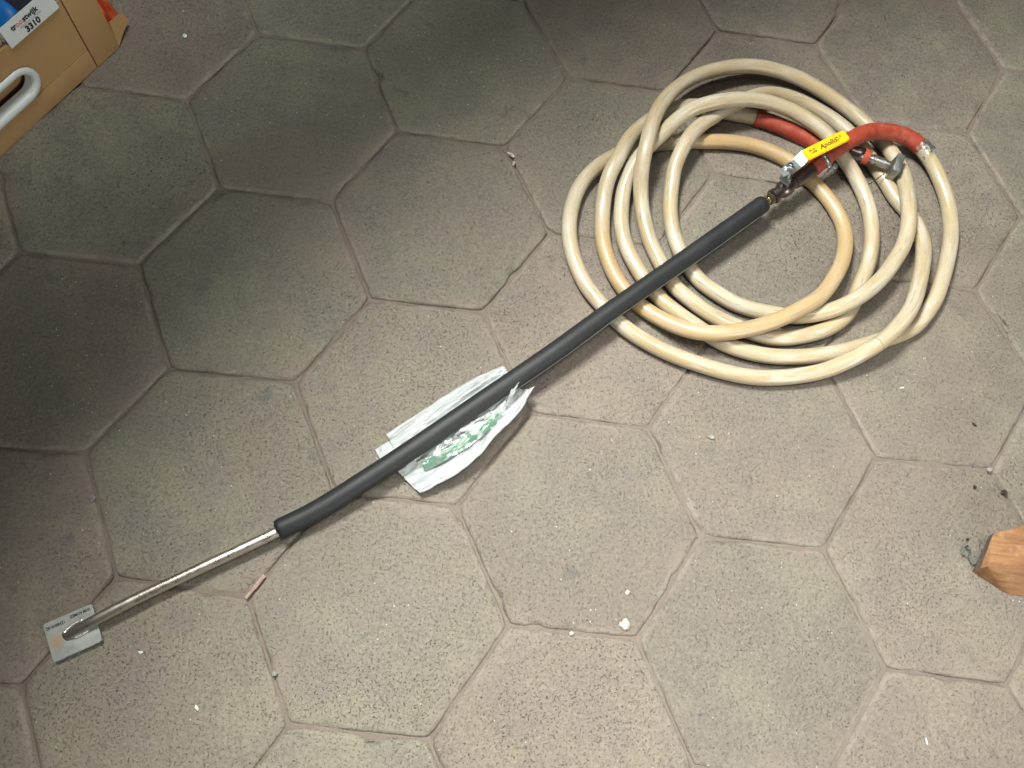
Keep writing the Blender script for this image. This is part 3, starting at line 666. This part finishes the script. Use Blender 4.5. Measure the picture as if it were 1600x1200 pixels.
# near half: a shallow trough that rises to a free lip
i_edge = [(0.2974, -0.6518, 0.0100), (0.3231, -0.6276, 0.0200), (0.3602, -0.5952, 0.0220), (0.3976, -0.5599, 0.0230), (0.4335, -0.5250, 0.0260), (0.4606, -0.5017, 0.0280), (0.4721, -0.4888, 0.0280)]
o_edge = [(0.3379, -0.6818, 0.0060), (0.3646, -0.6648, 0.0160), (0.3937, -0.6435, 0.0220), (0.4230, -0.6133, 0.0270), (0.4512, -0.5703, 0.0300), (0.4799, -0.5317, 0.0280), (0.4971, -0.4893, 0.0260)]
def near_sheet(u, v):
    a, b = lerp_list(i_edge, u), lerp_list(o_edge, u)
    p = a.lerp(b, v)
    trough = -0.012*math.sin(math.pi*min(1, v*1.15))*(0.4+0.6*math.sin(math.pi*u))
    lip = 0.005*max(0, (v-0.8)/0.2)
    h = trough + lip + 0.0060*ridged(u*2.2+v, v*3.4, 8) + 0.0028*ridged(u*8, v*8, 11)
    e = min(1, min(u, 1-u)*10)
    p.z = max(0.0022, p.z + h)
    return p + Vector((0.0035*nz(u*9, 21+v*2), 0.0035*nz(u*9, 31+v*2), 0))*(abs(2*v-1))
link('paper_tray', grid_surface(near_sheet, 70, 30, 0.0005), 'paper', pouch, smooth='auto', label='curled white paper with a raised outer lip')
# rolled lip on the outer edge
lipc = [near_sheet(0.02+0.9*k/24, 0.985) + Vector((0, 0, 0.001)) for k in range(25)]
link('folded_lip', tube(spline(lipc, 0.004), lambda i, a: 0.0024*(1+0.35*nz(i*0.25, math.cos(a), math.sin(a))), 10), 'paper', pouch)
# film sleeve with green label
fi = [(0.3215, -0.6293, 0.0260), (0.3603, -0.5953, 0.0300), (0.3976, -0.5613, 0.0310), (0.4334, -0.5273, 0.0330), (0.4546, -0.5091, 0.0340)]
fo = [(0.3349, -0.6522, 0.0180), (0.3701, -0.6295, 0.0260), (0.4076, -0.5989, 0.0300), (0.4381, -0.5672, 0.0320), (0.4577, -0.5366, 0.0340)]
def film_s(u, v):
    p = lerp_list(fi, u).lerp(lerp_list(fo, u), v)
    return p + Vector((0, 0, 0.006*math.sin(math.pi*v) + 0.0026*ridged(u*5, v*3, 15) + 0.0010*ridged(u*13, v*6, 18)))
def label_s(u, v):
    p = lerp_list(fi, 0.04+0.9*u).lerp(lerp_list(fo, 0.04+0.9*u), 0.42+0.52*v); u2, v2 = 0.04+0.9*u, 0.42+0.52*v
    return p + Vector((0, 0, 0.006*math.sin(math.pi*v2) + 0.0016*ridged(u2*5, v2*3, 15) - 0.0042))
link('green_label', grid_surface(label_s, 40, 10, 0.0004), 'green', pouch, smooth=True)
link('film_sleeve', grid_surface(film_s, 60, 20), 'film', pouch, smooth='auto')
# twisted end of the pouch standing up at its upper right
t1 = [(0.4567, -0.5254, 0.0300), (0.4621, -0.5117, 0.0380), (0.4648, -0.5022, 0.0440), (0.4683, -0.4903, 0.0500)]
def ear(path, w, seed):
    L = spline(path, 0.003)
    def f(u, v):
        p = lerp_list(L, u); s_ = Vector((0.75, 0.5, 0)); ww = w*(0.7+0.5*u+0.3*nz(u*4, seed))
        return p + s_*(v-0.5)*ww + Vector((0, 0, 0.003*ridged(u*4, v*3, seed)))
    return grid_surface(f, 16, 8, 0.0005)
link('pouch_end', ear(t1, 0.011, 3), 'paper', pouch, smooth='auto')
link('pouch_end', ear([(0.4736, -0.5325, 0.0280), (0.4834, -0.5180, 0.0320), (0.4901, -0.5020, 0.0340), (0.4960, -0.4884, 0.0360)], 0.009, 7), 'paper', pouch, smooth='auto')

# ------------------------------------------------------------------ cardboard box at the upper left
B0 = Vector((-0.3483, 0.0952, 0.0000)); bx = Vector((-0.46647635, -0.88453367, 0)); bn = Vector((0.88453367, -0.46647635, 0)); up = Vector((0, 0, 1))
def on_box(a, h, d=0.0): return B0 + bx*a + up*h + bn*d
carton = root('cardboard_box', on_box(0.2, 0, -0.15), 'open brown cardboard box with white plastic handle at the left corner of the floor', 'box')
BL, BH, BD, TH = 0.42, 0.168, 0.30, 0.005
def panel(name, a0, a1, h0, h1, d0, d1, parent=carton, bev=0.0007, mat='card', label=None):
    c = on_box((a0+a1)/2, (h0+h1)/2, (d0+d1)/2)
    return link(name, box(c, bx, bn, up, abs(a1-a0), abs(d1-d0), abs(h1-h0), bev), mat, parent, smooth='auto', label=label)
# front panel with an opening for the handle
def front_panel():
    bm = bmesh.new()
    hc, ha, hl, hr = 0.086, 0.160, 0.13, 0.024
    outer = [(0.0568, 0.0475), (BL, 0.0475), (BL, BH), (0.0568, BH)]
    inner = []
    for k in range(16):
        t = math.radians(-90 - 180*k/15); inner.append((ha+0.036+math.cos(t)*hr, hc+math.sin(t)*hr))
    for k in range(16):
        t = math.radians(90 - 180*k/15); inner.append((ha+0.036+hl+math.cos(t)*hr, hc+math.sin(t)*hr))
    ov = [bm.verts.new(on_box(a, h, 0)) for a, h in outer]; iv = [bm.verts.new(on_box(a, h, 0)) for a, h in inner]
    es = [bm.edges.new((ov[k], ov[(k+1) % 4])) for k in range(4)] + [bm.edges.new((iv[k], iv[(k+1) % len(iv)])) for k in range(len(iv))]
    bmesh.ops.triangle_fill(bm, use_beauty=True, edges=es)
    ext = bmesh.ops.extrude_face_region(bm, geom=bm.faces[:])
    bmesh.ops.translate(bm, verts=[v for v in ext['geom'] if isinstance(v, bmesh.types.BMVert)], vec=-bn*TH)
    bmesh.ops.recalc_face_normals(bm, faces=bm.faces)
    return bm
link('front_panel', front_panel(), 'card', carton, smooth=False)
panel('lower_strip', 0.0566, BL, 0.0012, 0.0462, -TH, 0.0009)
panel('corner_strip', 0.0006, 0.0548, 0.001, BH-0.001, -TH, 0.0016)
panel('side_panel', -0.0035, 0.0, 0.001, BH-0.002, -BD, 0.0004)
panel('side_panel', BL, BL+TH, 0.001, BH-0.002, -BD, 0.0004)
panel('back_panel', 0.001, BL-0.001, 0.001, BH, -BD-TH, -BD)
panel('base_panel', 0.001, BL-0.001, 0.0012, 0.006, -BD+0.001, -TH-0.001)
# white oval handle frame
def handle_frame():
    bm = bmesh.new(); hc, ha, hl = 0.086, 0.196, 0.13
    prof = [(0.0365, 0.0017), (0.0362, 0.0040), (0.034, 0.0058), (0.030, 0.0062), (0.026, 0.0056), (0.0235, 0.0035), (0.0225, -0.004), (0.0215, -0.016)]
    rings = []
    for r, d in prof:
        pts = [(ha+math.cos(t)*r, hc+math.sin(t)*r) for t in [math.radians(-90-180*k/20) for k in range(21)]] + [(ha+hl+math.cos(t)*r, hc+math.sin(t)*r) for t in [math.radians(90-180*k/20) for k in range(21)]]
        rings.append([bm.verts.new(on_box(a, h, d)) for a, h in pts])
    n = len(rings[0])
    for r0, r1 in zip(rings, rings[1:]):
        for k in range(n): bm.faces.new((r0[k], r0[(k+1) % n], r1[(k+1) % n], r1[k]))
    bmesh.ops.recalc_face_normals(bm, faces=bm.faces); return bm
link('handle', handle_frame(), 'white', carton)
panel('inner_liner', 0.10, 0.36, 0.03, 0.14, -0.034, -0.030, label='pinkish card lining behind the handle')
# auction label sticking up from the rim
ldir = (up - bn*0.10).normalized()
def on_lab(a, h): return on_box(a, 0.1615, 0.0035) + ldir*(h-0.1615)
lab = link('label_card', prism([on_lab(0.0655, 0.1615), on_lab(0.1735, 0.1615), on_lab(0.1735, 0.2025), on_lab(0.0655, 0.2025)], -bn*0.0006), 'white', carton, smooth=False, label='white lot label with black print on the box rim')
fr = bn*0.0004
link('print', text_mesh('tr', 0.0135, on_lab(0.156, 0.1845)+fr, -bx, ldir, bold=0.0004), 'ink', lab)
link('print', text_mesh('oo', 0.0135, on_lab(0.1470, 0.1845)+fr, -bx, ldir, bold=0.0003), 'inkred', lab)
link('print', text_mesh('stwijk', 0.0135, on_lab(0.1315, 0.1845)+fr, -bx, ldir, bold=0.0004), 'ink', lab)
link('print', text_mesh('INDUSTRIAL AUCTIONS', 0.0042, on_lab(0.142, 0.1785)+fr, -bx, ldir), 'inkgrey', lab)
link('print', text_mesh('3310', 0.0155, on_lab(0.136, 0.1655)+fr, -bx, ldir, bold=0.0006), 'ink', lab)
# what lies in the box
def cloth(a0, a1, d0, d1, z0, amp, seed, fr_=14.0):
    def f(u, v):
        a, d = a0+(a1-a0)*u, d0+(d1-d0)*v
        w = math.sin(u*fr_ + 2.2*nz(u*2, v*2, seed) + v*3)
        return on_box(a, z0 + amp*(w*0.6 + 0.5*nz(u*3, v*4, seed)) - 0.03*(2*v-1)**4, d)
    return grid_surface(f, 60, 24, 0.002)
tag(link('blue_cloth', cloth(0.115, 0.30, -0.02, -0.20, 0.163, 0.022, 4), 'blue'), 'bright blue cloth bundled in the cardboard box', 'cloth')
tag(link('dark_cloth', cloth(0.02, 0.40, -0.050, -0.27, 0.105, 0.012, 12, 9), 'navy'), 'near black cloth under the blue cloth in the box', 'cloth')
rope = bmesh.new()
for k in range(7):
    a = 0.172 + k*0.0105; tube(spline([on_box(a, 0.150, -0.012), on_box(a-0.004, 0.172, -0.020), on_box(a-0.008, 0.178, -0.036), on_box(a-0.010, 0.160, -0.058)], 0.004), 0.0054, 10, bm=rope)
tag(link('rope_coil', rope, 'rope'), 'tan rope coil behind the box rim below the white label', 'rope')
rope2 = tube(spline([on_box(0.075, 0.155, -0.012), on_box(0.055, 0.176, -0.020), on_box(0.035, 0.172, -0.04), on_box(0.02, 0.15, -0.05)], 0.004), 0.006, 10)
tag(link('rope_end', rope2, 'rope'), 'short tan rope end behind the box rim above the white label', 'rope')

# orange cloth and a loose flap beside the box
def og(u, v):
    # heap against the box side: u runs away from the box, v from its front end towards the back
    w = 0.016 + 0.046*math.sin(math.pi*min(1.0, 0.10 + v*0.9))**0.6
    h = 0.095*min(1.0, 0.10 + v*5.0)*(1-u)**0.75*(1.0 if v < 0.8 else max(0.15, 1-(v-0.8)*4))
    fold = 0.010*math.sin(u*13 + v*5 + 2.0*nz(v*4, u*2)) + 0.006*nz(u*6, v*9, 2)
    return on_box(-0.007 - w*u - 0.004*nz(v*8, u*3, 6), max(0.003, h + fold*(0.4+0.6*(1-u))), -0.030 - 0.18*v + 0.006*nz(u*4, v*6, 9))
tag(link('orange_cloth', grid_surface(og, 44, 60, 0.0012), 'orange'), 'orange red cloth crumpled on the floor beside the cardboard box', 'cloth')
fpoly = [Vector((-0.3463, 0.0959, 0.0030)), Vector((-0.3408, 0.1192, 0.0120)), Vector((-0.3359, 0.1477, 0.0200)), Vector((-0.3443, 0.1445, 0.0400)), Vector((-0.3514, 0.1103, 0.0480))]
fn = (fpoly[2]-fpoly[0]).cross(fpoly[4]-fpoly[0]).normalized(); fn = -fn if fn.z < 0 else fn
fpoly = [p - fn*((p-fpoly[0]).dot(fn)) for p in fpoly]
tag(link('cardboard_scrap', prism(fpoly, -fn*0.003), 'card', smooth=False), 'small torn cardboard scrap leaning on the orange cloth', 'cardboard')

# ------------------------------------------------------------------ timber block at the right edge
b_bot = [(1.2513, -0.6958, 0.0010), (1.3081, -0.7264, 0.0010), (1.3417, -0.7245, 0.0010), (1.4026, -0.7112, 0.0010), (1.4106, -0.5876, 0.0010), (1.3477, -0.6041, 0.0010), (1.2788, -0.6342, 0.0010)]
def blk():
    bm = bmesh.new()
    base = [Vector(p) for p in ((1.2513, -0.6958, 0.0010), (1.3092, -0.7262, 0.0010), (1.3385, -0.7249, 0.0010), (1.4357, -0.7073, 0.0010), (1.4380, -0.5930, 0.0010), (1.2844, -0.6335, 0.0010))]
    top = [Vector(p) for p in ((1.2482, -0.6945, 0.0280), (1.2573, -0.6906, 0.0380), (1.3135, -0.6789, 0.0460), (1.4389, -0.6541, 0.0500), (1.4480, -0.5816, 0.0500), (1.3165, -0.6201, 0.0500), (1.2664, -0.6378, 0.0440))]
    vb_ = [bm.verts.new(p) for p in base]; vt = [bm.verts.new(p) for p in top]
    bm.faces.new(list(reversed(vb_)))
    F = []
    F.append(bm.faces.new((vb_[0], vb_[1], vt[1], vt[0]))); F.append(bm.faces.new((vb_[1], vb_[2], vt[2], vt[1]))); F.append(bm.faces.new((vb_[2], vb_[3], vt[3], vt[2])))
    F.append(bm.faces.new((vb_[3], vb_[4], vt[4], vt[3]))); F.append(bm.faces.new((vb_[4], vb_[5], vt[6], vt[5], vt[4])))
    end = bm.faces.new((vb_[5], vb_[0], vt[0], vt[6])); end.material_index = 1
    bm.faces.new((vt[0], vt[1], vt[2], vt[5], vt[6])); bm.faces.new((vt[2], vt[3], vt[4], vt[5]))
    bmesh.ops.recalc_face_normals(bm, faces=bm.faces)
    bmesh.ops.triangulate(bm, faces=bm.faces[:])
    bmesh.ops.subdivide_edges(bm, edges=bm.edges[:], cuts=5, use_grid_fill=True)
    for v in bm.verts:
        if v.co.z > 0.003: v.co += Vector((nz(v.co.x*90, v.co.y*90, v.co.z*90), nz(v.co.x*90, v.co.y*90, 5+v.co.z*90), nz(v.co.x*70, v.co.y*70, 9)))*0.0011
    return bm
blk_o = link('timber_block', blk(), ['wood', 'wane'])
blk_o.data.set_sharp_from_angle(angle=math.radians(62))
tag(blk_o, 'orange brown timber block with split dark end at the right edge', 'timber')

# ------------------------------------------------------------------ debris
GROUPS = {'plaster_crumb': 'plaster crumbs near the stone chip', 'dirt_clump': 'dirt clumps by the timber block and coil', 'pebble': 'loose pebbles on the pavers', 'paper_fleck': 'white flecks on the pavers', 'mortar_flake': 'mortar flakes left of the coil'}
def chip(name, p, size, mat, label, cat, seed, flat=0.55, squash=(1, 1)):
    bm = bmesh.new(); bmesh.ops.create_icosphere(bm, subdivisions=2, radius=size)
    rz = seed*1.7
    for v in bm.verts:
        d = v.co.normalized(); v.co *= 1 + 0.55*nz(d.x*1.6+seed, d.y*1.6, d.z*1.6) + 0.2*nz(d.x*4, d.y*4+seed, d.z*4)
        v.co.x *= squash[0]; v.co.y *= squash[1]; v.co.z *= flat
        v.co = Matrix.Rotation(rz, 3, 'Z') @ v.co
    lo = min(v.co.z for v in bm.verts)
    for v in bm.verts: v.co += Vector((p[0], p[1], -lo*0.85 + 0.0004))
    return tag(link(name, bm, mat, smooth=False), label, cat, GROUPS.get(name))
chip('stone_chip', (0.6813, -0.8460, 0.0000), 0.0085, 'stone', 'white angular stone chip beside the joint at the bottom centre', 'stone', 3.1)
chip('plaster_crumb', (0.6832, -0.7965, 0.0000), 0.0035, 'stone', 'pale plaster crumb just above the white stone chip', 'crumb', 1.2)
chip('plaster_crumb', (0.6003, -0.8688, 0.0000), 0.0035, 'stone', 'small cream crumb in the joint left of the white stone chip', 'crumb', 5.6)
chip('dirt_clump', (1.3159, -0.5550, 0.0000), 0.0052, 'dirt', 'larger dark brown dirt clump in the joint above the timber block', 'dirt', 2.2, 0.7)
chip('dirt_clump', (1.2658, -0.5513, 0.0000), 0.0032, 'dirt', 'smaller dark dirt clump left of the joint above the timber block', 'dirt', 4.4, 0.6)
chip('dirt_clump', (1.2741, -0.4390, 0.0000), 0.0034, 'dirt', 'tiny black dirt bit on the paver right below the coil', 'dirt', 6.1, 0.5, (0.6, 1.5))
chip('dirt_clump', (1.2469, -0.6433, 0.0000), 0.0027, 'dirt', 'dark dirt bit above the grey lint by the timber block', 'dirt', 8.3, 0.5)
chip('pebble', (-0.1669, -0.7513, 0.0000), 0.0042, 'greystone', 'round grey pebble on the dark paver at the left', 'pebble', 0.4, 0.8)
chip('pebble', (0.1617, -0.9761, 0.0000), 0.0042, 'greystone', 'grey pebble on the joint near the bottom left', 'pebble', 7.7, 0.7)
chip('pebble', (0.8096, -0.5223, 0.0000), 0.0045, 'greystone', 'flat grey pebble on the paver below the hose coil', 'pebble', 9.2, 0.5, (1.4, 0.8))
chip('pebble', (1.2942, -0.5184, 0.0000), 0.0042, 'greystone', 'pale pebble wedged at the paver corner above the timber block', 'pebble', 9.9, 0.7)
chip('paper_fleck', (1.1470, -0.3871, 0.0000), 0.0030, 'white', 'white fleck on the paver at the lower right of the coil', 'fleck', 3.9, 0.3, (1.3, 0.5))
chip('paper_fleck', (1.1593, -0.9651, 0.0000), 0.0040, 'white', 'long white fleck near the bottom right corner', 'fleck', 2.9, 0.25, (1.5, 0.35))
chip('paper_fleck', (-0.0386, -0.9683, 0.0000), 0.0032, 'white', 'white fleck right of the steel pad', 'fleck', 1.9, 0.35, (1.0, 0.6))
chip('paper_fleck', (0.0603, -1.0356, 0.0000), 0.0034, 'white', 'cream fleck on the paver below the steel pad', 'fleck', 6.9, 0.35, (1.2, 0.6))
chip('paper_fleck', (-0.2343, 0.1426, 0.0000), 0.0042, 'white', 'white fleck on the paver right of the cardboard box', 'fleck', 4.9, 0.5)
chip('mortar_flake', (0.4122, -0.0220, 0.0000), 0.0062, 'stone', 'curled pale mortar flake at the paver corner left of the coil', 'flake', 5.2, 0.45, (1.2, 0.6))
chip('mortar_flake', (0.4201, -0.0391, 0.0000), 0.0042, 'stone', 'smaller pale mortar flake just below the curled one', 'flake', 2.7, 0.45, (1.2, 0.6))
# pale splinter
s0, s1 = Vector((0.1186, -0.8369, 0.0035)), Vector((0.0978, -0.8742, 0.0030)); sd_ = (s1-s0).normalized()
sp = spline([s0, s0.lerp(s1, 0.4)+Vector((0.0006, 0, 0.001)), s0.lerp(s1, 0.75), s1], 0.003)
tag(link('wood_splinter', tube(sp, [0.0030*(1.0 if i < len(sp)*0.6 else 0.75)*(1+0.3*nz(i*0.7, 3)) for i in range(len(sp))], 5), 'splinter', smooth=False), 'pinkish wood splinter lying along the joint below the foam sleeve', 'splinter')
# grey lint strip twisted by the block
lw = spline([(1.2377, -0.6715, 0.0030), (1.2351, -0.6615, 0.0050), (1.2414, -0.6559, 0.0080), (1.2479, -0.6642, 0.0050), (1.2473, -0.6745, 0.0030), (1.2525, -0.6845, 0.0040)], 0.002)
def lint_f(u, v):
    p = lerp_list(lw, u); a = u*7; return p + Vector((math.cos(a)*0.6, math.sin(a)*0.6, 0.6))*(v-0.5)*0.009 + Vector((0, 0, 0.002))
tag(link('lint_strip', grid_surface(lint_f, 40, 3, 0.0004), 'lint'), 'twisted grey lint strip touching the end of the timber block', 'lint')
chip('brick_fragment', (1.2407, -0.6696, 0.0000), 0.0038, 'splinter', 'tiny pink fragment caught in the grey lint strip', 'fragment', 3.3, 0.4)

# uncountable grit: pale and dark crumbs, denser along the joints
gm = bmesh.new(); rg = random.Random(5)
def crumb(x, y, r, mi):
    base = len(gm.verts); n = 5
    a0 = rg.random()*6.28; vs_ = []
    for k in range(n):
        a = a0+6.283*k/n; rr = r*(0.6+0.6*rg.random()); vs_.append(gm.verts.new((x+math.cos(a)*rr, y+math.sin(a)*rr, 0.0)))
    t_ = gm.verts.new((x+r*0.2*rg.random(), y, r*(0.6+0.6*rg.random())+0.0006))
    for k in range(n):
        f = gm.faces.new((vs_[k], vs_[(k+1) % n], t_)); f.material_index = mi
for k in range(330):
    x, y = rg.uniform(-0.7, 1.6), rg.uniform(-1.25, 0.62)
    r = 0.0004 + 0.0016*rg.random()**5
    crumb(x, y, r, 0 if rg.random() < 0.62 else 1)
for k in range(520):
    i, j = rg.randint(-4, 9), rg.randint(-7, 4)
    if (i-j) % 3 == 0: continue
    di, dj = rg.choice([(1, 0), (0, 1), (-1, 1)])
    if (i+di-j-dj) % 3 == 0: continue
    p = corner(i, j).lerp(corner(i+di, j+dj), rg.random())
    crumb(p.x+rg.gauss(0, 0.005), p.y+rg.gauss(0, 0.005), 0.0005+0.0014*rg.random()**2, 0 if rg.random() < 0.4 else 1)
grit = link('grit', gm, ['stone', 'dirt'], smooth=False); grit['kind'] = 'stuff'; tag(grit, 'scattered pale and dark grit crumbs across the pavers', 'grit')
